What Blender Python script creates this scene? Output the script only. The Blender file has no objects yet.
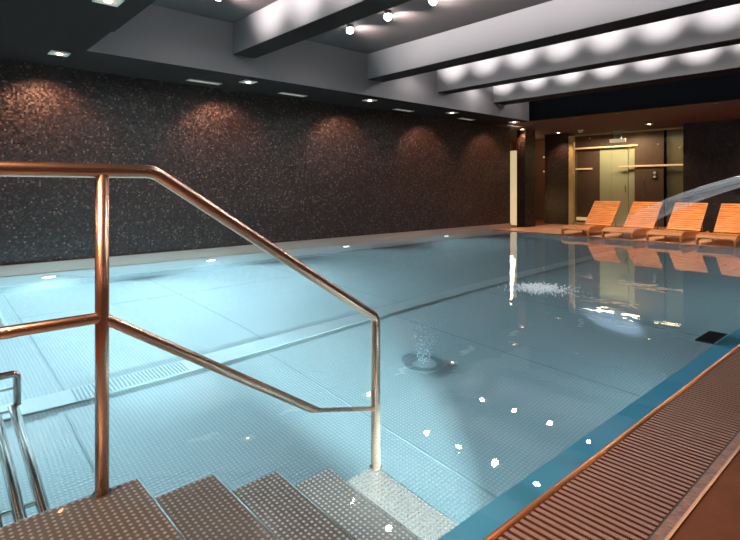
import bpy, bmesh, math, random
from mathutils import Vector, Matrix
random.seed(4)
S = bpy.context.scene
C = S.collection
R = math.radians

# ------------------------------------------------------------------ materials
def newmat(name):
    m = bpy.data.materials.new(name); m.use_nodes = True
    nt = m.node_tree
    return m, nt, nt.nodes['Principled BSDF'], nt.nodes['Material Output']

def node(nt, kind, **kw):
    n = nt.nodes.new(kind)
    for k, v in kw.items(): setattr(n, k, v)
    return n

def plain(name, col, rough=.5, metal=0., spec=.5, noise=0., nscale=6., bump=0., bscale=40., stretch=(1, 1, 1), aniso=0.):
    m, nt, b, out = newmat(name)
    b.inputs['Roughness'].default_value = rough
    b.inputs['Metallic'].default_value = metal
    b.inputs['Specular IOR Level'].default_value = spec
    if aniso: b.inputs['Anisotropic'].default_value = aniso
    tc = node(nt, 'ShaderNodeTexCoord')
    mp = node(nt, 'ShaderNodeMapping'); mp.inputs['Scale'].default_value = stretch
    nt.links.new(tc.outputs['Object'], mp.inputs['Vector'])
    if noise:
        n = node(nt, 'ShaderNodeTexNoise'); n.inputs['Scale'].default_value = nscale; n.inputs['Detail'].default_value = 5
        nt.links.new(mp.outputs['Vector'], n.inputs['Vector'])
        r = node(nt, 'ShaderNodeValToRGB')
        r.color_ramp.elements[0].position = .3; r.color_ramp.elements[1].position = .7
        r.color_ramp.elements[0].color = [max(0, c*(1-noise)) for c in col] + [1]
        r.color_ramp.elements[1].color = [min(1, c*(1+noise)) for c in col] + [1]
        nt.links.new(n.outputs['Fac'], r.inputs['Fac'])
        nt.links.new(r.outputs['Color'], b.inputs['Base Color'])
    else:
        b.inputs['Base Color'].default_value = (*col, 1)
    if bump:
        n2 = node(nt, 'ShaderNodeTexNoise'); n2.inputs['Scale'].default_value = bscale; n2.inputs['Detail'].default_value = 3
        nt.links.new(mp.outputs['Vector'], n2.inputs['Vector'])
        bp = node(nt, 'ShaderNodeBump'); bp.inputs['Strength'].default_value = bump; bp.inputs['Distance'].default_value = .01
        nt.links.new(n2.outputs['Fac'], bp.inputs['Height'])
        nt.links.new(bp.outputs['Normal'], b.inputs['Normal'])
    return m

def emis(name, col, strength):
    m, nt, b, out = newmat(name)
    b.inputs['Base Color'].default_value = (*col, 1)
    b.inputs['Emission Color'].default_value = (*col, 1)
    b.inputs['Emission Strength'].default_value = strength
    return m

def dimpled(name, col, pitch, rough, strength, radius=.3, metal=1., dot_gain=0., off=(0, 0)):
    """steel sheet with a regular grid of pressed round dots"""
    m, nt, b, out = newmat(name)
    b.inputs['Metallic'].default_value = metal
    b.inputs['Roughness'].default_value = rough
    tc = node(nt, 'ShaderNodeTexCoord')
    sc = node(nt, 'ShaderNodeVectorMath', operation='SCALE'); sc.inputs['Scale'].default_value = 1/pitch
    nt.links.new(tc.outputs['Object'], sc.inputs[0])
    fr = node(nt, 'ShaderNodeVectorMath', operation='FRACTION'); nt.links.new(sc.outputs[0], fr.inputs[0])
    su = node(nt, 'ShaderNodeVectorMath', operation='SUBTRACT'); su.inputs[1].default_value = (.5, .5, 0)
    nt.links.new(fr.outputs[0], su.inputs[0])
    mu = node(nt, 'ShaderNodeVectorMath', operation='MULTIPLY'); mu.inputs[1].default_value = (1, 1, 0)
    nt.links.new(su.outputs[0], mu.inputs[0])
    le = node(nt, 'ShaderNodeVectorMath', operation='LENGTH'); nt.links.new(mu.outputs[0], le.inputs[0])
    mr = node(nt, 'ShaderNodeMapRange', interpolation_type='SMOOTHSTEP')
    mr.inputs['From Min'].default_value = radius+.12; mr.inputs['From Max'].default_value = radius-.15
    nt.links.new(le.outputs['Value'], mr.inputs['Value'])
    bp = node(nt, 'ShaderNodeBump'); bp.inputs['Strength'].default_value = strength; bp.inputs['Distance'].default_value = pitch*.25
    nt.links.new(mr.outputs['Result'], bp.inputs['Height']); nt.links.new(bp.outputs['Normal'], b.inputs['Normal'])
    mx = node(nt, 'ShaderNodeMix', data_type='RGBA')
    mx.inputs['A'].default_value = (*col, 1)
    mx.inputs['B'].default_value = (*[min(1, c*(1+dot_gain)+dot_gain*.1) for c in col], 1)  # dots lightened in the colour for a highlight look
    nt.links.new(mr.outputs['Result'], mx.inputs['Factor']); nt.links.new(mx.outputs['Result'], b.inputs['Base Color'])
    return m

def mosaic(name, pitch=.023, axes='YZ', base=(.018, .011, .009), tint=(.036, .023, .019), spark=(.15, .115, .10), rough=.42):
    """small glass mosaic tiles, every tile its own tone, dark grout"""
    m, nt, b, out = newmat(name)
    b.inputs['Roughness'].default_value = rough
    tc = node(nt, 'ShaderNodeTexCoord')
    sc = node(nt, 'ShaderNodeVectorMath', operation='SCALE'); sc.inputs['Scale'].default_value = 1/pitch
    nt.links.new(tc.outputs['Object'], sc.inputs[0])
    keep = node(nt, 'ShaderNodeVectorMath', operation='MULTIPLY')
    keep.inputs[1].default_value = {'YZ': (0, 1, 1), 'XZ': (1, 0, 1), 'ALL': (1, 1, 1)}[axes]
    nt.links.new(sc.outputs[0], keep.inputs[0])
    fl = node(nt, 'ShaderNodeVectorMath', operation='FLOOR'); nt.links.new(keep.outputs[0], fl.inputs[0])
    wn = node(nt, 'ShaderNodeTexWhiteNoise', noise_dimensions='3D'); nt.links.new(fl.outputs[0], wn.inputs['Vector'])
    cr = node(nt, 'ShaderNodeValToRGB'); cr.color_ramp.interpolation = 'LINEAR'
    e = cr.color_ramp.elements
    e[0].position = 0; e[0].color = (*[c*.45 for c in base], 1)
    e[1].position = 1; e[1].color = (*spark, 1)
    for p, c in ((.5, base), (.8, tint), (.93, [t*1.8 for t in tint])):
        q = e.new(p); q.color = (*c, 1)
    nt.links.new(wn.outputs['Value'], cr.inputs['Fac'])
    fr = node(nt, 'ShaderNodeVectorMath', operation='FRACTION'); nt.links.new(keep.outputs[0], fr.inputs[0])
    sx = node(nt, 'ShaderNodeSeparateXYZ'); nt.links.new(fr.outputs[0], sx.inputs[0])
    def edge(sock):
        g = node(nt, 'ShaderNodeMath', operation='GREATER_THAN'); g.inputs[1].default_value = .1
        nt.links.new(sock, g.inputs[0]); return g
    a = edge(sx.outputs[{'YZ': 'Y', 'XZ': 'X', 'ALL': 'Z'}[axes]]); z = edge(sx.outputs['Z'])
    mm = node(nt, 'ShaderNodeMath', operation='MULTIPLY'); nt.links.new(a.outputs[0], mm.inputs[0]); nt.links.new(z.outputs[0], mm.inputs[1])
    mx = node(nt, 'ShaderNodeMix', data_type='RGBA'); mx.inputs['A'].default_value = (.01, .008, .008, 1)
    nt.links.new(mm.outputs[0], mx.inputs['Factor']); nt.links.new(cr.outputs['Color'], mx.inputs['B'])
    nt.links.new(mx.outputs['Result'], b.inputs['Base Color'])
    # each tile sits at a slightly different tilt
    wn2 = node(nt, 'ShaderNodeTexWhiteNoise', noise_dimensions='3D'); nt.links.new(fl.outputs[0], wn2.inputs['Vector'])
    s2 = node(nt, 'ShaderNodeVectorMath', operation='SUBTRACT'); s2.inputs[1].default_value = (.5, .5, .5)
    nt.links.new(wn2.outputs['Color'], s2.inputs[0])
    s3 = node(nt, 'ShaderNodeVectorMath', operation='SCALE'); s3.inputs['Scale'].default_value = .28
    nt.links.new(s2.outputs[0], s3.inputs[0])
    ge = node(nt, 'ShaderNodeNewGeometry')
    ad = node(nt, 'ShaderNodeVectorMath', operation='ADD'); nt.links.new(ge.outputs['Normal'], ad.inputs[0]); nt.links.new(s3.outputs[0], ad.inputs[1])
    no = node(nt, 'ShaderNodeVectorMath', operation='NORMALIZE'); nt.links.new(ad.outputs[0], no.inputs[0])
    nt.links.new(no.outputs[0], b.inputs['Normal'])
    return m

def wood(name):
    m, nt, b, out = newmat(name)
    b.inputs['Roughness'].default_value = .42
    tc = node(nt, 'ShaderNodeTexCoord'); mp = node(nt, 'ShaderNodeMapping'); mp.inputs['Scale'].default_value = (2, 22, 22)
    nt.links.new(tc.outputs['Object'], mp.inputs['Vector'])
    n = node(nt, 'ShaderNodeTexNoise'); n.inputs['Scale'].default_value = 2.2; n.inputs['Detail'].default_value = 6
    nt.links.new(mp.outputs['Vector'], n.inputs['Vector'])
    r = node(nt, 'ShaderNodeValToRGB')
    r.color_ramp.elements[0].position = .3; r.color_ramp.elements[0].color = (.36, .105, .024, 1)
    r.color_ramp.elements[1].position = .75; r.color_ramp.elements[1].color = (.72, .33, .11, 1)
    nt.links.new(n.outputs['Fac'], r.inputs['Fac']); nt.links.new(r.outputs['Color'], b.inputs['Base Color'])
    return m

def water_mat():
    m, nt, b, out = newmat('pool_water')
    b.inputs['Base Color'].default_value = (.80, .965, 1, 1)
    b.inputs['Transmission Weight'].default_value = 1
    b.inputs['IOR'].default_value = 1.33
    b.inputs['Roughness'].default_value = 0.0
    tc = node(nt, 'ShaderNodeTexCoord'); mp = node(nt, 'ShaderNodeMapping'); mp.inputs['Scale'].default_value = (1, .8, 1)
    nt.links.new(tc.outputs['Object'], mp.inputs['Vector'])
    n = node(nt, 'ShaderNodeTexNoise'); n.inputs['Scale'].default_value = 3.2; n.inputs['Detail'].default_value = 2.5
    nt.links.new(mp.outputs['Vector'], n.inputs['Vector'])
    bp = node(nt, 'ShaderNodeBump'); bp.inputs['Strength'].default_value = .10; bp.inputs['Distance'].default_value = .02
    nt.links.new(n.outputs['Fac'], bp.inputs['Height']); nt.links.new(bp.outputs['Normal'], b.inputs['Normal'])
    return m

def glass_pane(name, tint=(.93, .95, .9)):
    m, nt, b, out = newmat(name)
    nt.nodes.remove(b)
    tr = node(nt, 'ShaderNodeBsdfTransparent'); tr.inputs['Color'].default_value = (*tint, 1)
    gl = node(nt, 'ShaderNodeBsdfGlossy'); gl.inputs['Roughness'].default_value = .0
    fr = node(nt, 'ShaderNodeFresnel'); fr.inputs['IOR'].default_value = 1.5
    mx = node(nt, 'ShaderNodeMixShader')
    nt.links.new(fr.outputs[0], mx.inputs[0]); nt.links.new(tr.outputs[0], mx.inputs[1]); nt.links.new(gl.outputs[0], mx.inputs[2])
    nt.links.new(mx.outputs[0], out.inputs['Surface'])
    return m

def jet_mat():
    m, nt, b, out = newmat('falling_water')
    b.inputs['Base Color'].default_value = (.86, .88, .92, 1); b.inputs['Roughness'].default_value = .15
    tr = node(nt, 'ShaderNodeBsdfTransparent')
    tc = node(nt, 'ShaderNodeTexCoord'); mp = node(nt, 'ShaderNodeMapping'); mp.inputs['Scale'].default_value = (.7, 1, 1)
    nt.links.new(tc.outputs['UV'], mp.inputs['Vector'])
    n = node(nt, 'ShaderNodeTexNoise'); n.inputs['Scale'].default_value = 7; n.inputs['Detail'].default_value = 3
    mp.inputs['Scale'].default_value = (.25, 2.2, 1)
    nt.links.new(mp.outputs['Vector'], n.inputs['Vector'])
    sx = node(nt, 'ShaderNodeSeparateXYZ'); nt.links.new(tc.outputs['UV'], sx.inputs[0])
    # the sheet breaks up into ever finer spray along its length
    ra = node(nt, 'ShaderNodeMapRange'); ra.inputs['From Min'].default_value = 0; ra.inputs['From Max'].default_value = 1
    ra.inputs['To Min'].default_value = .5; ra.inputs['To Max'].default_value = .0; ra.inputs['From Min'].default_value = .1; ra.inputs['From Max'].default_value = .62
    nt.links.new(sx.outputs['X'], ra.inputs['Value'])
    rb = node(nt, 'ShaderNodeMapRange'); rb.inputs['From Min'].default_value = .3; rb.inputs['From Max'].default_value = .7
    rb.inputs['To Min'].default_value = .35; rb.inputs['To Max'].default_value = 1.1
    nt.links.new(n.outputs['Fac'], rb.inputs['Value'])
    mu = node(nt, 'ShaderNodeMath', operation='MULTIPLY'); nt.links.new(ra.outputs[0], mu.inputs[0]); nt.links.new(rb.outputs[0], mu.inputs[1])
    mx = node(nt, 'ShaderNodeMixShader')
    nt.links.new(mu.outputs[0], mx.inputs[0]); nt.links.new(tr.outputs[0], mx.inputs[1]); nt.links.new(b.outputs[0], mx.inputs[2])
    nt.links.new(mx.outputs[0], out.inputs['Surface'])
    return m

STEEL = plain('brushed_steel', (.62, .57, .53), .22, 1, noise=.05, nscale=30)
RAIL = plain('rail_steel_warm_reflection', (.80, .52, .38), .27, 1)  # steel tinted with the warm reflections of its surroundings
POOLSTEEL = plain('pool_wall_steel', (.55, .62, .64), .35, .6, noise=.05, nscale=3)
FLOORM = dimpled('pool_floor_steel', (.33, .40, .42), .026, .45, .4, radius=.3, metal=.3, dot_gain=.22)
STEPM = dimpled('step_steel', (.27, .225, .205), .0235, .33, 1.0, radius=.25, metal=.55, dot_gain=1.5)  # warm reflected tone put into the step colour
LEDGE = plain('lip_blue_steel', (.10, .42, .62), .3, .1)
MOS = mosaic('mosaic_left', axes='YZ')
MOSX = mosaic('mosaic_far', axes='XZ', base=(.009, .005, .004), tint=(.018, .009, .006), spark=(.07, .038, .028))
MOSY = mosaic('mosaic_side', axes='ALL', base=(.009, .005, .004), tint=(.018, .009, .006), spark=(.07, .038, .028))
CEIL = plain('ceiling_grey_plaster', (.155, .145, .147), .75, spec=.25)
SOFFIT = plain('soffit_grey_plaster', (.024, .0155, .014), .9, spec=.05)  # darkened and warmed to counter the blue light from the pool
DARKC = plain('black_paint', (.003, .0035, .005), .95, spec=.05)
WARMC = plain('brown_ceiling', (.07, .03, .018), .8)
STONE = plain('brown_stone', (.16, .056, .020), .75, spec=.2, noise=.25, nscale=5, bump=.15, bscale=60)
KERB = plain('kerb_stone', (.21, .10, .055), .45, noise=.35, nscale=30, bump=.6, bscale=45)
GRATE = plain('grate_copper_brown', (.205, .095, .052), .4, .15)
COPPER = plain('copper_edge', (.46, .22, .11), .35, .8)
DARK = plain('dark_channel', (.02, .012, .01), .6)
WOOD = wood('warm_teak')
GOLD = plain('brass_column', (.50, .40, .20), .35, .5, noise=.15, nscale=14)
BROWNW = plain('brown_wall_panel', (.16, .085, .06), .5)
GREENW = plain('olive_yellow_door', (.60, .55, .36), .5)
OLIVE = plain('olive_wall', (.24, .22, .12), .5)
WHITE = plain('white_plastic', (.8, .78, .72), .4)
BLACKP = plain('black_plastic', (.02, .02, .02), .3)
GLASS = glass_pane('clear_glass')
WATER = water_mat()
LAMPW = emis('lamp_white', (1, .97, .95), 60)
LAMPWARM = emis('lamp_warm', (1, .62, .36), 18)
SLOT = emis('slot_panel', (.50, .44, .36), .55)
TUBE = emis('warm_light_line', (1, .62, .36), .45)
CORR = emis('cream_lit_wall_glow', (1, .80, .48), .6)
EXITB = emis('lit_box', (1, .76, .50), .6)
UWL = emis('underwater_lamp_glass', (.75, .93, 1), 4)
AMBER = emis('amber_glow', (1, .7, .35), .5)

# ------------------------------------------------------------------ mesh helpers
def box(bm, x0, x1, y0, y1, z0, z1):
    v = [bm.verts.new(p) for p in ((x0,y0,z0),(x1,y0,z0),(x1,y1,z0),(x0,y1,z0),(x0,y0,z1),(x1,y0,z1),(x1,y1,z1),(x0,y1,z1))]
    for f in ((3,2,1,0),(4,5,6,7),(0,1,5,4),(1,2,6,5),(2,3,7,6),(3,0,4,7)): bm.faces.new([v[i] for i in f])

def quad(bm, *p):
    bm.faces.new([bm.verts.new(q) for q in p])

def tube(bm, pts, r, n=14, close=True):
    """round tube swept along points with mitred, rounded bends"""
    P = [Vector(p) for p in pts]
    Q = [P[0]]
    for i in range(1, len(P)-1):
        a, b, c = P[i-1], P[i], P[i+1]
        d1 = (b-a).normalized(); d2 = (c-b).normalized()
        if d1.dot(d2) > .999: Q.append(b); continue
        k = min(r*1.3, (b-a).length*.4, (c-b).length*.4)
        s, e = b-d1*k, b+d2*k
        for t in range(6):
            t /= 5; Q.append(s.lerp(b, t).lerp(b.lerp(e, t), t))
    Q.append(P[-1])
    rings = []; up = None
    for i, q in enumerate(Q):
        d = (Q[min(i+1, len(Q)-1)]-Q[max(i-1, 0)]).normalized()
        if up is None: up = Vector((0, 0, 1)) if abs(d.z) < .9 else Vector((1, 0, 0))
        s = d.cross(up).normalized(); up = s.cross(d).normalized()
        rings.append([bm.verts.new(q+(s*math.cos(a)+up*math.sin(a))*r) for a in [2*math.pi*j/n for j in range(n)]])
    for a, b in zip(rings, rings[1:]):
        for j in range(n):
            f = bm.faces.new((a[j], a[(j+1) % n], b[(j+1) % n], b[j])); f.smooth = True
    if close:
        bm.faces.new(rings[0][::-1]); bm.faces.new(rings[-1])

def disc(bm, c, r, h, axis='Z', n=24):
    """short cylinder"""
    c = Vector(c)
    M = {'Z': Matrix.Identity(3), 'X': Matrix.Rotation(R(90), 3, 'Y'), 'Y': Matrix.Rotation(R(90), 3, 'X')}[axis]
    lo = [bm.verts.new(c+M @ Vector((r*math.cos(2*math.pi*j/n), r*math.sin(2*math.pi*j/n), -h/2))) for j in range(n)]
    hi = [bm.verts.new(c+M @ Vector((r*math.cos(2*math.pi*j/n), r*math.sin(2*math.pi*j/n), h/2))) for j in range(n)]
    bm.faces.new(lo[::-1]); bm.faces.new(hi)
    for j in range(n):
        f = bm.faces.new((lo[j], lo[(j+1) % n], hi[(j+1) % n], hi[j])); f.smooth = True

def ringm(bm, c, r0, r1, z0, z1, n=28):
    """flat annulus with thickness, axis Z"""
    def circ(r, z): return [bm.verts.new((c[0]+r*math.cos(2*math.pi*j/n), c[1]+r*math.sin(2*math.pi*j/n), z)) for j in range(n)]
    a, b, d, e = circ(r0, z0), circ(r1, z0), circ(r1, z1), circ(r0, z1)
    for p, q in ((a, b), (b, d), (d, e), (e, a)):
        for j in range(n): bm.faces.new((p[j], p[(j+1) % n], q[(j+1) % n], q[j]))

def obj(name, bm, mat, parent=None, kind=None, bevel=0, label=None):
    bmesh.ops.recalc_face_normals(bm, faces=bm.faces)
    me = bpy.data.meshes.new(name); bm.to_mesh(me); bm.free()
    me.materials.append(mat)
    o = bpy.data.objects.new(name, me); C.objects.link(o)
    if parent: o.parent = parent
    if kind: o['kind'] = kind
    if label: o['label'] = label
    if bevel:
        b = o.modifiers.new('bevel', 'BEVEL'); b.width = bevel; b.segments = 2; b.limit_method = 'ANGLE'
    return o

def bx(name, x0, x1, y0, y1, z0, z1, mat, parent=None, **kw):
    """a box mesh, origin left at the parent's origin"""
    bm = bmesh.new(); box(bm, x0, x1, y0, y1, z0, z1)
    return obj(name, bm, mat, parent, **kw)

def thing(name, label, cat, loc=(0, 0, 0), rotz=0, group=None):
    o = bpy.data.objects.new(name, None); C.objects.link(o); o.empty_display_size = .1
    o.location = loc; o.rotation_euler = (0, 0, rotz)
    o['label'] = label; o['category'] = cat
    if group: o['group'] = group
    return o

def tag(o, label, cat, group=None, kind=None):
    o['label'] = label; o['category'] = cat
    if group: o['group'] = group
    if kind: o['kind'] = kind
    return o

def dup(root, loc, label, rotz=None):
    r = root.copy(); C.objects.link(r); r.location = loc; r['label'] = label
    if rotz is not None: r.rotation_euler = (0, 0, rotz)
    for ch in list(root.children):
        c = ch.copy(); C.objects.link(c); c.parent = r
        for g in list(ch.children):
            d = g.copy(); C.objects.link(d); d.parent = c
    return r

def struct(name, bm, mat, **kw): return obj(name, bm, mat, kind='structure', **kw)
def sbx(name, *a, **kw): return bx(name, *a, kind='structure', **kw)

LI = {}
def lamp(name, kind, loc, power, col=(1, 1, 1), target=None, size=.05, angle=60, blend=.6, sy=None, spread=None):
    key = (kind, power, col, size, angle, blend, sy, spread)
    if key in LI: d = LI[key]
    else:
        d = bpy.data.lights.new(name, kind); d.energy = power; d.color = col; LI[key] = d
        if kind == 'AREA':
            d.size = size
            if sy: d.shape = 'RECTANGLE'; d.size_y = sy
            if spread: d.spread = R(spread)
        else:
            d.shadow_soft_size = size
        if kind == 'SPOT': d.spot_size = R(angle); d.spot_blend = blend
    o = bpy.data.objects.new(name, d); C.objects.link(o); o.location = loc
    if target is not None:
        o.rotation_euler = (Vector(target)-Vector(loc)).to_track_quat('-Z', 'Y').to_euler()
    return o

# ------------------------------------------------------------------ dimensions (water level is z = 0)
WX = -7.75            # face of the left wall
PX = -.95             # right edge of the pool
Y0, Y1 = -.35, 11.15  # near and far edge of the pool
ZF = -1.22            # pool floor
Z1, ZB, Z2 = 2.675, 2.95, 3.38   # soffit, underside of the beams, bay ceiling
XE = -6.62            # edge of the left soffit
XR = -.55             # right end of the bays
WR, WN = 2.6, -1.9    # right and near wall of the hall
WF = 14.3             # far wall line

# ------------------------------------------------------------------ pool basin
sbx('pool_floor', WX, PX, Y0, Y1, ZF-.1, ZF, FLOORM)
sbx('pool_wall_left', WX-.2, WX, Y0, Y1, ZF, .0, POOLSTEEL)
sbx('pool_wall_right', PX, PX+.018, Y0, Y1, ZF, -.03, POOLSTEEL)
sbx('pool_wall_far', WX, PX, Y1, Y1+.12, ZF, -.005, POOLSTEEL)
sbx('pool_wall_near', WX, PX, Y0-.12, Y0, ZF, -.005, POOLSTEEL)
bm = bmesh.new()   # sloping blue lip just under the water along the right edge
quad(bm, (PX, Y0, -.012), (PX, Y1, -.012), (PX-.13, Y1, -.045), (PX-.13, Y0, -.045))
quad(bm, (PX-.13, Y0, -.045), (PX-.13, Y1, -.045), (PX-.13, Y1, -.10), (PX-.13, Y0, -.10))
quad(bm, (PX-.13, Y0, -.10), (PX-.13, Y1, -.10), (PX, Y1, -.10), (PX, Y0, -.10))
struct('pool_lip', bm, LEDGE)
# steel upstand along the left wall
bm = bmesh.new(); box(bm, WX, WX+.03, Y0, 11.97, .0, .12); box(bm, WX-.0, WX+.045, Y0, 11.97, .12, .132)
for yy in (1.9, 4.1, 6.3, 8.5, 10.7): box(bm, WX+.03, WX+.034, yy, yy+.008, 0, .12)
struct('trim_1', bm, plain('upstand_steel', (.52, .43, .36), .38, .55))
# seams welded across the pool floor
bm = bmesh.new()
for yy in (.86, 2.55, 4.4, 6.2, 8.0, 9.8): box(bm, WX, -4.3, yy, yy+.012, ZF, ZF+.004)
for yy in (.80, 2.4, 4.0, 5.6, 7.2, 8.8, 10.4): box(bm, -4.05, PX, yy, yy+.012, ZF, ZF+.004)
box(bm, -6.5, -6.488, Y0, Y1, ZF, ZF+.004)
struct('trim_2', bm, plain('seam_steel', (.26, .32, .34), .4, .4))

# water
bm = bmesh.new()
nx, ny = 10, 16
quad(bm, (WX, Y0, 0), (PX, Y0, 0), (PX, Y1, 0), (WX, Y1, 0))
w = obj('water', bm, WATER, kind='stuff'); tag(w, 'calm clear blue pool water filling the steel basin', 'water', kind='stuff')
for p in w.data.polygons:
    if p.normal.z < 0: w.data.flip_normals(); break

# long floor channel with slotted cover, and pieces of it
ch = thing('floor_channel', 'long pale steel channel with slotted cover running along the pool floor', 'drain', (-4.26, 0, ZF), rotz=0)
bm = bmesh.new(); box(bm, -.115, .115, Y0, 10.9, 0, .02); obj('channel_base', bm, POOLSTEEL, ch)
bm = bmesh.new()
for i in range(30):
    y = .90+i*.028; box(bm, -.10, .10, y, y+.010, .02, .024)
obj('slotted_cover', bm, plain('slot_steel', (.18, .24, .27), .4, .3), ch, label='slotted steel cover')
bm = bmesh.new(); box(bm, -.11, .11, .3, .78, .02, .026); obj('end_plate', bm, POOLSTEEL, ch)
for yy, xx in ((.45, -.05), (.45, .05), (.55, -.05), (.55, .05)):
    bm = bmesh.new(); disc(bm, (xx, yy, .033), .015, .006); obj('screw', bm, DARK, ch)

# ribbed grid in the floor near the left wall
rg = thing('floor_grid', 'fine ribbed grid plate set in the pool floor near the left wall', 'grate', (-6.6, .3, ZF))
bm = bmesh.new(); box(bm, -.75, .75, -.45, .45, 0, .012); obj('plate', bm, POOLSTEEL, rg)
bm = bmesh.new()
for i in range(24): y = -.43+i*.036; box(bm, -.72, .72, y, y+.016, .012, .022)
obj('rib_field', bm, STEEL, rg)

# bubble jet plate
bj = thing('floor_nozzle', 'round steel massage jet nozzle in the pool floor', 'nozzle', (-2.99, 3.3, ZF))
bm = bmesh.new(); ringm(bm, (0, 0), .11, .17, 0, .022, 28); obj('rim', bm, plain('rim_steel', (.25, .30, .32), .4, .5), bj)
bm = bmesh.new(); disc(bm, (0, 0, .008), .11, .016); obj('nozzle_plate', bm, FLOORM, bj)

# rising air bubbles above the nozzle
bm = bmesh.new(); rb = random.Random(7)
for i in range(520):
    t = rb.random()**.8; a = rb.random()*6.283; q = (.04+.16*t)*math.sqrt(rb.random())
    bmesh.ops.create_icosphere(bm, subdivisions=1, radius=rb.uniform(.002, .006), matrix=Matrix.Translation((-2.99+q*math.cos(a), 3.3+q*math.sin(a), ZF+.03+1.05*t)))
o = obj('air_bubbles', bm, plain('bubble_skin', (.75, .88, .95), .2)); tag(o, 'plume of small air bubbles rising from the round floor nozzle', 'bubbles', kind='stuff')

# submerged step treads of the stair
st = thing('pool_stairs', 'dimpled stainless steel stairs leading down into the pool', 'stairs', (-2.09, .66, 0))
T, RS, ZS, SW = .31, .208, -.06, .95
for i in range(5):
    z = ZS-RS*i
    bm = bmesh.new()
    if i == 0: box(bm, 0, SW+.17, -.99, 0, z-.025, z)
    else: box(bm, 0, SW, T*(i-1)-.004, T*i, z-.025, z)
    obj('step', bm, STEPM, st, bevel=.004)
    bm = bmesh.new()
    box(bm, .004, SW-.004, T*i-.02, T*i-.004, z-RS+.0, z-.025)
    obj('riser', bm, STEPM, st)
    bm = bmesh.new(); tube(bm, [(0, T*i, z-.008), (SW, T*i, z-.008)], .0075, 8)
    obj('nosing', bm, STEEL, st)
for x in (.004, SW-.016):
    bm = bmesh.new()
    for i in range(5):
        ya = T*(i-1)-.02 if i else -.98
        box(bm, x, x+.012, ya, T*i-.02, ZF, ZS-RS*i-.026)
    obj('side_plate', bm, POOLSTEEL, st)

# handrail on the left side of the stair
RX = -2.07
hr = thing('handrail', 'tubular steel handrail in warm reflected tone with sloping top and middle rails beside the stairs', 'railing', (RX, .53, ZS))
def L(y, z): return (0, y-.53, z-ZS)
bm = bmesh.new(); tube(bm, [L(-.75, ZS), L(-.75, 1.160), L(.715, 1.160), L(1.895, .39), L(1.895, ZS-RS*4)], .0255, 16); obj('top_rail', bm, RAIL, hr)
bm = bmesh.new(); tube(bm, [L(-.75, .62), L(.53, .62), L(1.895, -.26)], .0205, 14); obj('middle_rail', bm, RAIL, hr)
bm = bmesh.new(); tube(bm, [L(.53, ZS), L(.53, 1.145)], .024, 16); obj('post', bm, RAIL, hr)
for y, z in ((.53, ZS), (1.895, ZS-RS*4), (-.75, ZS)):
    bm = bmesh.new(); disc(bm, L(y, z+.003), .034, .006); obj('base_flange', bm, STEEL, hr)

# submerged tube recliner at the left, its curved head end lifted towards the surface
tr = thing('massage_recliner', 'submerged recliner of parallel steel tubes left of the stairs', 'pool recliner', (-2.54, .20, ZF))
for i, yy in enumerate((.235, .150, .065, -.02, -.105, -.19)):
    bm = bmesh.new()
    tube(bm, [(.30, yy, .02), (.30, yy, .50), (-.15, yy, .62), (-.95, yy, .86)], .025, 12)
    obj('lounge_tube', bm, STEEL, tr)
for x, z in ((-.15, .59), (-.93, .825)):
    bm = bmesh.new(); tube(bm, [(x, -.22, z-.015), (x, .26, z-.015)], .014, 10); obj('cross_bar', bm, STEEL, tr)
    for yy in (-.18, .05):
        bm = bmesh.new(); tube(bm, [(x, yy, 0), (x, yy, z-.015)], .014, 10); obj('leg', bm, STEEL, tr)
bm = bmesh.new(); tube(bm, [(-.95, .255, .86), (-.95, .255, 1.27), (-.95, -.30, 1.27), (-.95, -.30, .86)], .020, 12); obj('grab_bar', bm, STEEL, tr)
bm = bmesh.new(); tube(bm, [(-.95, .255, 1.13), (-.95, -.30, 1.13)], .015, 12); obj('grab_bar', bm, STEEL, tr)

# ------------------------------------------------------------------ decks
sbx('floor_right', -.560, WR, WN, 14.3, -.1, .022, STONE)
sbx('floor_far', WX, -.560, Y1+.0, 17, -.1, .0, plain('far_deck_stone_lit', (.46, .27, .18), .4, noise=.15, nscale=5))  # lighter copy of the deck stone, its warm lighting put into the colour
sbx('floor_near', WX, -.560, WN, Y0, -.1, .0, STONE)
bm = bmesh.new(); tube(bm, [(PX+.014, Y0, .006), (PX+.014, Y1+.02, .006)], .016, 10); struct('trim_3', bm, COPPER)
sbx('kerb', -.605, -.570, Y0, Y1, -.1, .020, KERB)
sbx('trim_4', -.570, -.560, Y0, Y1, -.1, .028, COPPER)
bm = bmesh.new(); tube(bm, [(WX, Y1+.012, .0), (PX, Y1+.012, .0)], .014, 8); struct('trim_5', bm, COPPER)
sbx('gutter', PX+.12, -.605, Y0, Y1, -.12, -.07, DARK)
gr = thing('overflow_grate', 'long copper brown slatted overflow grate along the right pool edge', 'grate', (-.78, 0, 0))
bm = bmesh.new(); n = int((Y1-Y0)/.031)
for i in range(n):
    y = Y0+i*.031
    box(bm, -.148, .165, y, y+.0175, -.012, .014)
obj('slats', bm, GRATE, gr)
bm = bmesh.new(); box(bm, .165, .174, Y0, Y1, -.05, .012); box(bm, -.154, -.148, Y0, Y1, -.05, .010); obj('edge_strip', bm, DARK, gr)
# small overflow inlet in the lip
ov = thing('overflow_inlet', 'small dark rectangular inlet set in the blue pool lip', 'inlet', (-1.15, 4.42, -.03))
bm = bmesh.new(); box(bm, -.06, .06, -.17, .17, -.03, .010); obj('inlet_frame', bm, BLACKP, ov)
bm = bmesh.new()
for i in range(9): y = -.15+i*.035; box(bm, -.05, .05, y, y+.012, .010, .014)
obj('inlet_bars', bm, DARK, ov)

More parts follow.
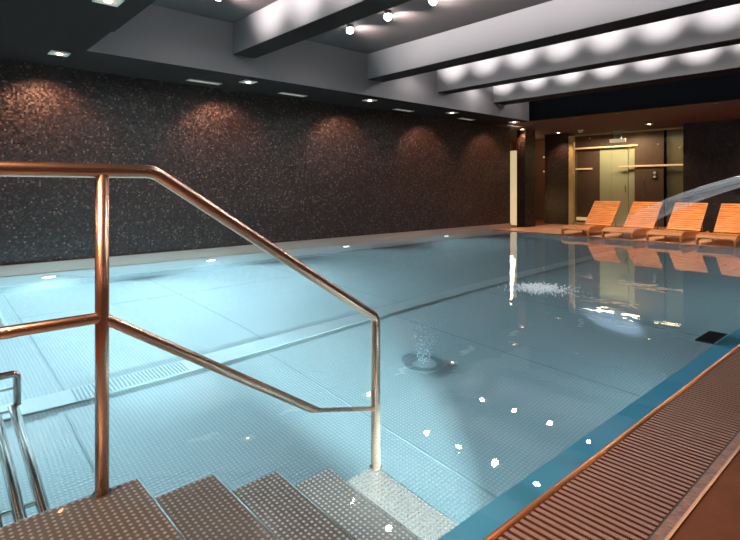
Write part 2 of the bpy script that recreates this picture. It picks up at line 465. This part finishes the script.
# ------------------------------------------------------------------ walls
sbx('wall_left', WX-.25, WX, WN, 11.97, -.1, 3.6, MOS)
sbx('wall_right', WR, WR+.2, WN, 17, -.1, 3.6, BROWNW)
sbx('wall_near', WX-.25, WR+.2, WN-.2, WN, -.1, 3.6, BROWNW)
# corridor beyond the end of the left wall
sbx('wall_corridor_left', -10.4, -10.2, 11.0, 17, -.1, 3.2, BROWNW)
sbx('floor_corridor', -10.3, WX, 11.6, 17, -.1, .0, STONE)
sbx('wall_corridor_near', -10.3, WX-.25, 11.5, 11.65, -.1, 3.2, BROWNW)
# far mosaic wall pieces
sbx('wall_far_left', -8.06, -7.32, WF, WF+.35, 0, Z1, MOSX)
sbx('wall_far_right', -4.33, WR, WF, WF+.3, 0, Z1+.4, MOSX)
cp = bmesh.new(); box(cp, -7.89, -7.63, 12.51, 13.03, 0, Z1); struct('mosaic_column', cp, MOSY)
sbx('wall_corridor_back', -10.3, -2, 15.9, 16.05, -.1, 3.0, BROWNW)

# brass column beside the glass room
sbx('brass_column', -7.32, -7.17, WF+.02, WF+.12, 0, Z1-.09, GOLD)

# glowing panel standing in for the lit cream wall beyond the gap
o = bx('lit_wall_stand_in', -.16, .16, -.015, .015, 0, 2.15, CORR); o.location = (-8.36, 13.05, .0)
tag(o, 'tall narrow glowing stand-in for the lit cream wall beyond the left wall', 'light')
lamp('slot_light', 'AREA', (-8.36, 12.98, 1.2), 14, (1, .72, .4), (-8.2, 12.0, 1), size=.2, sy=2)

# glass room front
gw = thing('glass_partition', 'tall clear glass partition with brass edge behind the wooden loungers', 'glass partition', (-5.72, WF+.1, 0))
bm = bmesh.new()
for x0, x1 in ((-1.40, -.42), (-.41, .42), (.43, 1.40)): box(bm, x0, x1, -.006, .006, .02, 2.56)
obj('glass_panes', bm, GLASS, gw)
bm = bmesh.new(); box(bm, -1.42, 1.42, -.03, .03, 2.56, 2.60); box(bm, -1.42, 1.42, -.02, .02, 0, .02); obj('frame_rail', bm, GOLD, gw)
bm = bmesh.new(); tube(bm, [(.46, -.03, .85), (.46, -.06, .85), (.46, -.06, 1.25), (.46, -.03, 1.25)], .009, 8); obj('door_handle', bm, STEEL, gw)
# lobby behind the glass
YB = 15.6
dr = thing('sliding_door', 'tall olive yellow lit door panel seen through the glass', 'door', (-6.45, YB, 0))
bm = bmesh.new(); box(bm, -.52, .30, -.02, .03, 0, 2.30); obj('door_leaf', bm, GREENW, dr)
bm = bmesh.new(); box(bm, .33, .50, -.05, .03, 0, 2.34); obj('door_jamb', bm, GREENW, dr)
bm = bmesh.new(); tube(bm, [(.24, -.03, .95), (.24, -.06, .95), (.24, -.06, 1.15), (.24, -.03, 1.15)], .01, 8); obj('handle', bm, STEEL, dr)
sbx('wall_lobby_left', -7.73, -6.98, YB, YB+.12, 0, Z1, BROWNW)
sbx('wall_lobby_middle', -5.93, -5.17, YB-.12, YB+.12, 0, Z1, BROWNW)
sbx('wall_lobby_above', -7.0, -5.9, YB+.03, YB+.14, 2.34, Z1, BROWNW)
sbx('wall_lobby_right', -5.13, -4.2, YB, YB+.12, 0, Z1, OLIVE)
sbx('trim_6', -5.17, -5.13, YB-.1, YB+.1, 0, Z1, DARKC)
sw = thing('wall_controller', 'small black and white control panel on the brown wall behind the glass', 'control panel', (-5.39, YB-.125, 1.44))
bm = bmesh.new(); box(bm, -.055, .055, -.02, 0, -.11, .11); obj('plate', bm, BLACKP, sw, bevel=.004)
bm = bmesh.new(); box(bm, -.04, .04, -.024, -.02, -.08, -.03); obj('button', bm, WHITE, sw)
bm = bmesh.new(); box(bm, -.04, .04, -.024, -.02, .03, .09); obj('display', bm, WHITE, sw)
bm = bmesh.new(); disc(bm, (0, -.023, 0), .014, .008, 'Y'); obj('button', bm, WHITE, sw)
def light_line(x, y, z, half, label, parts=True):
    t = thing('light_line', label, 'light', (x, y, z), group='warm light lines behind the glass')
    b = bmesh.new(); box(b, -half, half, -.02, 0, -.022, .022); obj('diffuser', b, TUBE, t)
    b = bmesh.new(); box(b, -half-.01, half+.01, 0, .02, -.03, .03); obj('housing', b, GOLD, t)
light_line(-6.77, YB-.141, 2.29, .93, 'long warm light line high above the olive yellow door')
light_line(-5.50, YB-.141, 1.70, .86, 'long warm light line at mid height crossing the control panel wall')
light_line(-7.46, YB-.021, 1.66, .26, 'short warm light line on the brown wall beside the brass column')
light_line(-8.88, YB+.279, 2.10, .12, 'upper of two short light lines between column and mosaic wall')
light_line(-8.88, YB+.279, 1.62, .12, 'lower of two short light lines between column and mosaic wall')
bxl = thing('emergency_light', 'small cream lit box light under the ceiling behind the glass', 'light', (-6.12, WF+.5, 2.40))
bm = bmesh.new(); box(bm, -.22, .22, -.03, .03, -.05, .05); obj('diffuser', bm, EXITB, bxl, bevel=.01)
bm = bmesh.new(); box(bm, -.10, .10, -.02, .02, .05, .275); obj('bracket', bm, WHITE, bxl)
lamp('lobby_light', 'AREA', (-6.4, 14.95, 2.5), 30, (1, .82, .56), (-6.4, 15.3, 0), size=1.6, sy=.3)
lamp('lobby_light', 'AREA', (-4.9, 14.95, 2.5), 6, (1, .70, .45), (-4.9, 15.3, 0), size=.6, sy=.3)
lamp('corridor_light', 'POINT', (-8.9, 14.9, 2.2), 10, (1, .66, .38), size=.1)
o = bx('floor_glow', -.30, .30, -.02, .02, -.05, .05, AMBER); o.location = (-7.35, YB-.12, .12)  # low amber blocks that emit a weak glow
tag(o, 'low amber lit strip at the foot of the brown wall behind the glass', 'light')
o = bx('floor_glow', -.12, .12, -.02, .02, -.10, .10, AMBER); o.location = (-8.80, 15.85, .12)
tag(o, 'low amber lit block at the floor between the dark column and mosaic wall', 'light')

# ------------------------------------------------------------------ ceiling
YE = 11.0
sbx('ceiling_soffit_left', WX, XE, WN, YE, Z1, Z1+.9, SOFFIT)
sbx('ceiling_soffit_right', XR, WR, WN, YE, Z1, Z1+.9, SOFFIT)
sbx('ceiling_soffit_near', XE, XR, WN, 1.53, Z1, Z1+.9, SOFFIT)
sbx('ceiling_far', -10.3, WR, YE+.12, 16, Z1, Z1+.1, WARMC)
sbx('ceiling_bay', XE, XR, 1.53, YE+.1, Z2, Z2+.1, plain('bay_ceiling_plaster', (.085, .066, .062), .85, spec=.1))  # darker, warmer copy of the ceiling plaster, countering bluish water light
sbx('ceiling_edge_left', XE-.0, XE+.012, 1.53, YE, Z1, Z2, CEIL)
sbx('ceiling_edge_right', XR-.012, XR, 1.53, YE, Z1, Z2, CEIL)
beams = [(1.55, 1.82), (3.36, 3.70), (5.86, 6.22), (7.68, 7.98), (9.55, 10.0)]
for a, b in beams:
    o = bx('ceiling_beam', XE+.012, XR-.012, a, b, ZB, Z2, CEIL, kind='structure')
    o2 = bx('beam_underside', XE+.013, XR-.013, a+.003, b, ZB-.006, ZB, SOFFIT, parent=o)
sbx('trim_7', XE+.012, XR-.012, YE, YE+.12, Z1-.0, 3.14, DARKC)
sbx('ceiling_back_face', XE+.012, XR-.012, YE+.06, YE+.12, 3.14, Z2, CEIL)

# round spot lamps hanging in the bays
ROWS = [(2.66, 'first', -5.60, .77, 7), (4.62, 'second', -5.58, .77, 7), (6.92, 'third', -6.20, .72, 8), (8.82, 'fourth', -6.35, .74, 8), (10.4, 'fifth', -6.20, .75, 8)]
def make_spot():
    t = thing('ceiling_spotlight', 'spot', 'spotlight', (0, 0, 0), group='white spotlights in the ceiling bays')
    b = bmesh.new(); disc(b, (0, 0, -.012), .045, .024); obj('mounting_plate', b, BLACKP, t)
    b = bmesh.new(); ringm(b, (0, 0), .034, .042, -.07, -.024, 20); obj('housing', b, BLACKP, t)
    b = bmesh.new(); bmesh.ops.create_uvsphere(b, u_segments=16, v_segments=10, radius=.050, matrix=Matrix.Translation((0, 0, -.075)))
    obj('bulb', b, LAMPW, t)
    return t
proto = None
where = ['nearest the left wall'] + [w+' from the left wall' for w in ('second', 'third', 'fourth', 'fifth', 'sixth', 'seventh')] + ['farthest from the left wall']
SPC = (1, .965, .97)
for yy, nm, xs, dx, cnt in ROWS:
    for k in range(cnt):
        x = xs+dx*k
        lab = 'bright white spotlight in the %s ceiling bay, %s' % (nm, where[k] if k < cnt-1 else where[-1])
        if proto is None: proto = make_spot(); proto.location = (x, yy, Z2); proto['label'] = lab
        else: dup(proto, (x, yy, Z2), lab)
        if nm in ('first', 'second'):
            lamp('spot_beam', 'SPOT', (x, yy, Z2-.13), 200, SPC, (x, yy+.9, Z2+.12), size=.03, angle=92, blend=1)
        elif nm != 'fifth':
            lamp('spot_beam', 'SPOT', (x, yy, Z2-.13), 230, SPC, (x, yy+.7, Z2+.10), size=.03, angle=70, blend=1)
        lamp('spot_spill', 'SPOT', (x, yy, Z2-.13), 20 if nm != 'fifth' else 4, SPC, (x, yy, 0), size=.03, angle=168, blend=.5)
# small warm lamps close behind the dark beam, aimed at the loungers
pw = None
for k, x in enumerate((-5.55, -4.65, -3.75, -2.85, -1.95)):
    lab = 'small warm spotlight behind the dark beam over the loungers, %s' % where[k].replace('wall', 'side')
    if pw is None:
        pw = thing('warm_spotlight', lab, 'spotlight', (x, 11.22, Z1), group='small warm spotlights over the loungers')
        b = bmesh.new(); ringm(b, (0, 0), .030, .042, -.012, 0, 20); obj('ring', b, BLACKP, pw)
        b = bmesh.new(); disc(b, (0, 0, -.003), .030, .006); obj('lens', b, EXITB, pw)
    else: dup(pw, (x, 11.22, Z1), lab)
    lamp('warm_beam', 'SPOT', (x, 11.22, Z1-.03), 200, (1, .66, .40), (x+.05, 12.25, .35), size=.04, angle=72, blend=1)

# square warm downlights along the left soffit and on the far ceiling
def make_down():
    t = thing('square_downlight', '', 'downlight', group='square downlights in the left soffit')
    b = bmesh.new()
    for a in ((-.10, .10, -.10, -.075), (-.10, .10, .075, .10), (-.10, -.075, -.075, .075), (.075, .10, -.075, .075)): box(b, *a, -.012, .0)
    obj('frame', b, WHITE, t)
    b = bmesh.new(); box(b, -.075, .075, -.075, .075, -.008, 0); obj('reflector', b, SLOT, t)
    b = bmesh.new(); disc(b, (0, 0, -.012), .03, .008); obj('bulb', b, LAMPWARM, t)
    return t
pd = None
dl = [(-6.95, 1.32, 'nearest the viewer'), (-6.95, 3.78, 'second along the left wall'), (-6.95, 6.22, 'third along the left wall'), (-6.95, 8.55, 'fourth along the left wall'), (-6.95, 10.9, 'fifth and farthest along the left wall')]
for x, y, nm in dl:
    lab = 'small square warm downlight in the dark soffit, ' + nm
    if pd is None: pd = make_down(); pd.location = (x, y, Z1); pd['label'] = lab
    else: dup(pd, (x, y, Z1), lab)
    lamp('downlight_beam', 'SPOT', (x, y, Z1-.03), 100, (1, .42, .25), (x-.46, y, 1.9), size=.03, angle=98, blend=.6)
d = dup(pd, (-4.7, 1.25, Z1), 'small square downlight in the flat dark ceiling at the top left')
# slot panels, given a weak glow to read pale in the dark soffit
ps = None
for y, nm in ((3.29, 'nearest the viewer'), (4.85, 'second from the viewer'), (7.53, 'third from the viewer'), (9.6, 'fourth from the viewer'), (11.6, 'farthest from the viewer')):
    lab = 'long narrow pale ceiling slot panel beside the left wall, ' + nm
    if ps is None:
        ps = thing('ceiling_slot', lab, 'ceiling panel', (-7.38, y, Z1), group='narrow slot panels in the left soffit')
        b = bmesh.new(); box(b, -.055, .055, -.24, .24, -.008, 0); obj('panel', b, SLOT, ps)
        b = bmesh.new()
        for a in ((-.07, -.055, -.255, .255), (.055, .07, -.255, .255), (-.055, .055, -.255, -.24), (-.055, .055, .24, .255)): box(b, *a, -.012, 0)
        obj('frame', b, plain('slot_frame_paint', (.30, .27, .24), .5), ps)
    else: dup(ps, (-7.38, y, Z1), lab)
# round downlights on the far brown ceiling
pr = None
for x, y, nm in ((-7.44, 13.95, 'above the dark mosaic wall'), (-4.92, 13.75, 'in front of the glass partition'), (-7.66, 12.42, 'above the mosaic column'), (-2.45, 13.75, 'above the dark far right wall')):
    lab = 'round warm downlight in the brown far ceiling ' + nm
    if pr is None:
        pr = thing('round_downlight', lab, 'downlight', (x, y, Z1), group='round downlights in the far ceiling')
        b = bmesh.new(); ringm(b, (0, 0), .07, .10, -.012, 0, 24); obj('ring', b, GOLD, pr)
        b = bmesh.new(); disc(b, (0, 0, -.004), .07, .008); obj('lens', b, EXITB, pr)
        b = bmesh.new(); disc(b, (0, 0, -.012), .03, .008); obj('bulb', b, LAMPWARM, pr)
    else: dup(pr, (x, y, Z1), lab)
    lamp('far_downlight_beam', 'SPOT', (x, y, Z1-.03), 115, (1, .58, .34), (x, y, 0), size=.04, angle=110, blend=.6)
sm = thing('smoke_detector', 'small round white smoke detector on the brown ceiling before the glass', 'smoke detector', (-6.73, 13.85, Z1))
bm = bmesh.new(); disc(bm, (0, 0, -.015), .075, .03); obj('base', bm, WHITE, sm)
bm = bmesh.new(); disc(bm, (0, 0, -.05), .05, .045); obj('sensor', bm, WHITE, sm)
bm = bmesh.new(); disc(bm, (0, 0, -.078), .02, .012); obj('grille', bm, BLACKP, sm)

# ------------------------------------------------------------------ loungers
def prof(s):
    """height of the slatted surface at distance s from the foot"""
    pts = [(0, .135), (.06, .19), (.2, .215), (.4, .215), (.6, .20), (.8, .185), (1.0, .17), (1.12, .165)]
    for (a, za), (b, zb) in zip(pts, pts[1:]):
        if s <= b: return za+(zb-za)*(s-a)/(b-a)
    return .165
def make_lounger(lab):
    W = .64
    t = thing('sun_lounger', lab, 'sun lounger', (0, 0, 0), group='slatted wooden sun loungers at the far pool edge')
    b = bmesh.new()
    for i in range(18):       # seat slats
        s = .01+i*.0625; s2 = s+.052
        z1, z2 = prof(s), prof(s2)
        v = [b.verts.new(p) for p in ((0, s, z1-.018), (W, s, z1-.018), (W, s2, z2-.018), (0, s2, z2-.018), (0, s, z1), (W, s, z1), (W, s2, z2), (0, s2, z2))]
        for f in ((3,2,1,0),(4,5,6,7),(0,1,5,4),(1,2,6,5),(2,3,7,6),(3,0,4,7)): b.faces.new([v[k] for k in f])
    obj('seat_slats', b, WOOD, t)
    b = bmesh.new()
    a0, z0, ang = 1.15, .17, R(45); ca, sa = math.cos(ang), math.sin(ang)
    for i in range(13):       # backrest slats
        u = .005+i*.0625; u2 = u+.052
        def pt(u, n): return (a0+u*ca-n*sa, z0+u*sa+n*ca)
        p = [pt(u, 0), pt(u2, 0), pt(u2, .018), pt(u, .018)]
        v = [b.verts.new((x, q[0], q[1])) for x in (0, W) for q in p]
        for f in ((0,1,2,3),(7,6,5,4),(0,4,5,1),(1,5,6,2),(2,6,7,3),(3,7,4,0)): b.faces.new([v[k] for k in f])
    br = obj('backrest', b, WOOD, t)
    for x in (.05, W-.08):    # battens under the backrest
        b = bmesh.new()
        p = [(a0, z0-.03), (a0+.80*ca, z0+.80*sa-.03), (a0+.80*ca-.03*sa*0, z0+.80*sa), (a0, z0)]
        v = [b.verts.new((xx, q[0], q[1])) for xx in (x, x+.03) for q in p]
        for f in ((0,1,2,3),(7,6,5,4),(0,4,5,1),(1,5,6,2),(2,6,7,3),(3,7,4,0)): b.faces.new([v[k] for k in f])
        obj('batten', b, WOOD, br)
    for x in (.0, W-.035):    # bent side frames
        b = bmesh.new(); N = 30
        up, lo = [], []
        for i in range(N+1):
            s = -.01+1.80*i/N
            zt = (prof(max(s, 0))-.019) if s < 1.12 else .146-.02*math.sin((s-1.12)/.69*math.pi)
            th = .075+.022*math.sin(s*4.2+.4)
            up.append((s, zt)); lo.append((s, zt-th))
        for xx in (x, x+.035):
            pass
        va = [[b.verts.new((xx, q[0], q[1])) for q in up] for xx in (x, x+.035)]
        vb = [[b.verts.new((xx, q[0], q[1])) for q in lo] for xx in (x, x+.035)]
        for i in range(N):
            b.faces.new((va[0][i], va[0][i+1], va[1][i+1], va[1][i])); b.faces.new((vb[0][i], vb[1][i], vb[1][i+1], vb[0][i+1]))
            b.faces.new((va[0][i], vb[0][i], vb[0][i+1], va[0][i+1])); b.faces.new((va[1][i], va[1][i+1], vb[1][i+1], vb[1][i]))
        for i in (0, N): b.faces.new((va[0][i], va[1][i], vb[1][i], vb[0][i]))
        obj('side_frame', b, WOOD, t)
    for x in (0, W-.04):
        for s, zt in ((.01, .10), (1.02, .10), (1.68, .09)):
            b = bmesh.new(); box(b, x, x+.04, s, s+.05, 0, zt); obj('leg', b, WOOD, t, bevel=.005)
    b = bmesh.new()
    tube(b, [(.08, 1.62, .13), (.08, 1.50, .50), (W-.08, 1.50, .50), (W-.08, 1.62, .13)], .011, 8); obj('prop_bar', b, STEEL, t)
    return t
lx = [(-5.91, 11.22, 'orange slatted wooden lounger, leftmost of the row, nearest the brass column'),
      (-4.97, 11.20, 'orange slatted wooden lounger, second from the left, before the brown panel wall'),
      (-4.06, 11.18, 'orange slatted wooden lounger, third from the left, under the water jet'),
      (-3.17, 11.16, 'orange slatted wooden lounger, rightmost, cut off by the picture edge')]
l0 = None
for x, y, lab in lx:
    if l0 is None: l0 = make_lounger(lab); l0.location = (x, y, 0)
    else: dup(l0, (x, y, 0), lab)

# ------------------------------------------------------------------ water jet from a swan neck spout on the right edge
YJ = 5.1
sp = thing('swan_neck_spout', 'steel swan neck spout at the right pool edge pouring a water jet', 'spout', (-.42, YJ, .022))
bm = bmesh.new(); tube(bm, [(0, 0, 0), (0, 0, .95), (-.06, 0, 1.12), (-.22, 0, 1.18), (-.34, 0, 1.17)], .035, 14); obj('pipe', bm, STEEL, sp)
bm = bmesh.new(); box(bm, -.46, -.33, -.10, .10, 1.13, 1.165); obj('nozzle', bm, STEEL, sp, bevel=.008)
bm = bmesh.new(); disc(bm, (0, 0, .006), .07, .012); obj('base_flange', bm, STEEL, sp)
bm = bmesh.new()
uvl = bm.loops.layers.uv.new('UVMap')
N, Mw = 60, 10
rows = []
for i in range(N+1):
    t = i/N
    x = -.88-2.1*t
    zc = 1.205-.20*(t*2.1)-.20*(t*2.1)**2
    w2 = .065+.13*t+.06*t*t
    ringv = []
    for j in range(Mw):
        a = 2*math.pi*j/Mw
        ringv.append((bm.verts.new((x+.3*w2*math.cos(a)*0, YJ+.8*w2*math.cos(a), max(.002, zc+w2*.62*math.sin(a)))), t, j/Mw))
    rows.append(ringv)
for i in range(N):
    for j in range(Mw):
        k = (j+1) % Mw
        f = bm.faces.new((rows[i][j][0], rows[i][k][0], rows[i+1][k][0], rows[i+1][j][0])); f.smooth = True
        for lp, (tt, uu) in zip(f.loops, ((rows[i][j][1], j/Mw), (rows[i][j][1], (j+1)/Mw), (rows[i+1][j][1], (j+1)/Mw), (rows[i+1][j][1], j/Mw))):
            lp[uvl].uv = (tt, uu)
o = obj('water_jet', bm, jet_mat()); tag(o, 'arching translucent water jet falling into the pool before the loungers', 'water jet')

# froth where the jet strikes the water
bm = bmesh.new(); rf = random.Random(11)
for i in range(750):
    a = rf.gauss(0, .17); b = rf.gauss(0, .17)
    rr = rf.uniform(.004, .013)*(1.3-min(1, math.hypot(a, b)/.5))
    bmesh.ops.create_icosphere(bm, subdivisions=1, radius=rr, matrix=Matrix.Translation((-2.92+a, YJ+b, rr*.5)))
for f in bm.faces: f.smooth = True
o = obj('froth', bm, plain('froth_white', (.80, .88, .92), .3)); tag(o, 'white froth on the water where the jet lands', 'froth', kind='stuff')

# ------------------------------------------------------------------ underwater lamps
def make_uw(lab, loc, rz):
    t = thing('underwater_lamp', lab, 'underwater lamp', loc, rz, group='round underwater lamps')
    b = bmesh.new(); disc(b, (.012, 0, 0), .10, .024, 'X'); obj('bezel', b, STEEL, t)
    b = bmesh.new(); disc(b, (.026, 0, 0), .08, .010, 'X'); obj('lens', b, UWL, t)
    return t
CY = (.64, .90, 1)
u0 = None
for y, p, lab in ((1.35, 1900, 'round underwater lamp low on the left pool wall, nearest the viewer'), (3.55, 800, 'round underwater lamp on the left pool wall behind the sloping handrail'), (6.3, 170, 'round underwater lamp midway along the left pool wall'), (9.3, 130, 'round underwater lamp at the far end of the left pool wall')):
    if u0 is None: u0 = make_uw(lab, (WX, y, -.4), 0)
    else: dup(u0, (WX, y, -.4), lab)
    lamp('underwater_glow', 'SPOT', (WX+.12, y, -.35), p, CY, (WX+.9, y, -1.0), size=.08, angle=150, blend=1)
for y, p, lab in ((2.15, 34, 'round underwater lamp on the right pool wall beside the lowest step'), (4.0, 28, 'round underwater lamp on the right pool wall by the dark inlet'), (7.0, 55, 'added unseen underwater lamp on the right pool wall beyond the water jet'), (10.0, 60, 'added unseen underwater lamp on the right pool wall near the loungers')):
    dup(u0, (PX, y, -.4), lab, math.pi)  # two far lamps added out of view to light floor and left wall
    lamp('underwater_glow', 'SPOT', (PX-.15, y, -.4), p, CY, (PX-2.2, y, -.9), size=.08, angle=165, blend=.8)
lamp('underwater_beam', 'SPOT', (PX-.16, 4.45, -.45), 600, (.72, .78, 1), (-2.3, 5.5, ZF), size=.05, angle=16, blend=.8)
dup(u0, (-4.6, Y0, -.4), 'added round underwater lamp on the unseen near pool wall behind the tube recliner', math.pi/2)
lamp('underwater_glow', 'SPOT', (-4.6, Y0+.15, -.35), 75, CY, (-4.4, 2, -.8), size=.08, angle=165, blend=.8)  # added light that lifts the stair shadow on the floor
lamp('underwater_glow', 'AREA', (-1.0, 1.84, -.68), 240, (.68, .95, 1), (-2.1, 1.84, -.90), size=.2, sy=.1, spread=75)

# ------------------------------------------------------------------ unseen warm lamps added over the right and near deck
for x, y in ((.9, -.6), (.9, 2.0), (.9, 4.6), (.9, 7.2), (.9, 9.8), (-1.6, -1.1), (-4.2, -1.1)):
    l = lamp('deck_warm_fill', 'SPOT', (x, y, Z1-.03), 44, (1, .58, .36), (x-.15, y, 0), size=.06, angle=130, blend=.6)
l = lamp('stair_warm_fill', 'SPOT', (-1.7, -.3, Z1-.03), 520, (1, .56, .36), (-1.9, .5, 0), size=.10, angle=84, blend=.8)  # added unseen lamp that warms the steps and the handrail
l.data.cycles.is_caustics_light = True
w.cycles.is_caustics_caster = True
for p in w.data.polygons: p.use_smooth = True
for o in S.objects:
    if o.name.startswith('pool_lip'): o.cycles.is_caustics_receiver = True
    if o.type == 'LIGHT' and o.name.startswith('deck_warm_fill'): o.data.cycles.is_caustics_light = True
for c in st.children_recursive: c.cycles.is_caustics_receiver = True
lamp('near_wall_fill', 'AREA', (-2.5, -1.2, 2.55), 40, (1, .55, .32), (-2.5, -1.9, 1.2), size=4, sy=.2)  # added light so the steel reflects a warm near wall

# ------------------------------------------------------------------ world, camera, view
wd = bpy.data.worlds.new('world'); S.world = wd; wd.use_nodes = True
wd.node_tree.nodes['Background'].inputs['Color'].default_value = (.5, .45, .45, 1)
wd.node_tree.nodes['Background'].inputs['Strength'].default_value = 0.02
cd = bpy.data.cameras.new('camera'); cam = bpy.data.objects.new('camera', cd); C.objects.link(cam)
F = 515
cd.sensor_width = 36; cd.lens = F/740*36; cd.shift_y = (187-270)/740; cd.shift_x = 0
cam.location = (0, 0, 1.1); cam.rotation_euler = (R(90), 0, math.atan(575/F))
cd.clip_start = .05
S.camera = cam
S.view_settings.view_transform = 'Standard'; S.view_settings.look = 'None'
S.view_settings.exposure = 0; S.view_settings.gamma = 1; S.view_settings.use_curve_mapping = False
cy = S.cycles
cy.use_denoising = True
cy.max_bounces = 10; cy.glossy_bounces = 5; cy.transmission_bounces = 8; cy.diffuse_bounces = 3; cy.transparent_max_bounces = 12
cy.sample_clamp_indirect = 4; cy.blur_glossy = .5
cy.caustics_reflective = False; cy.caustics_refractive = True
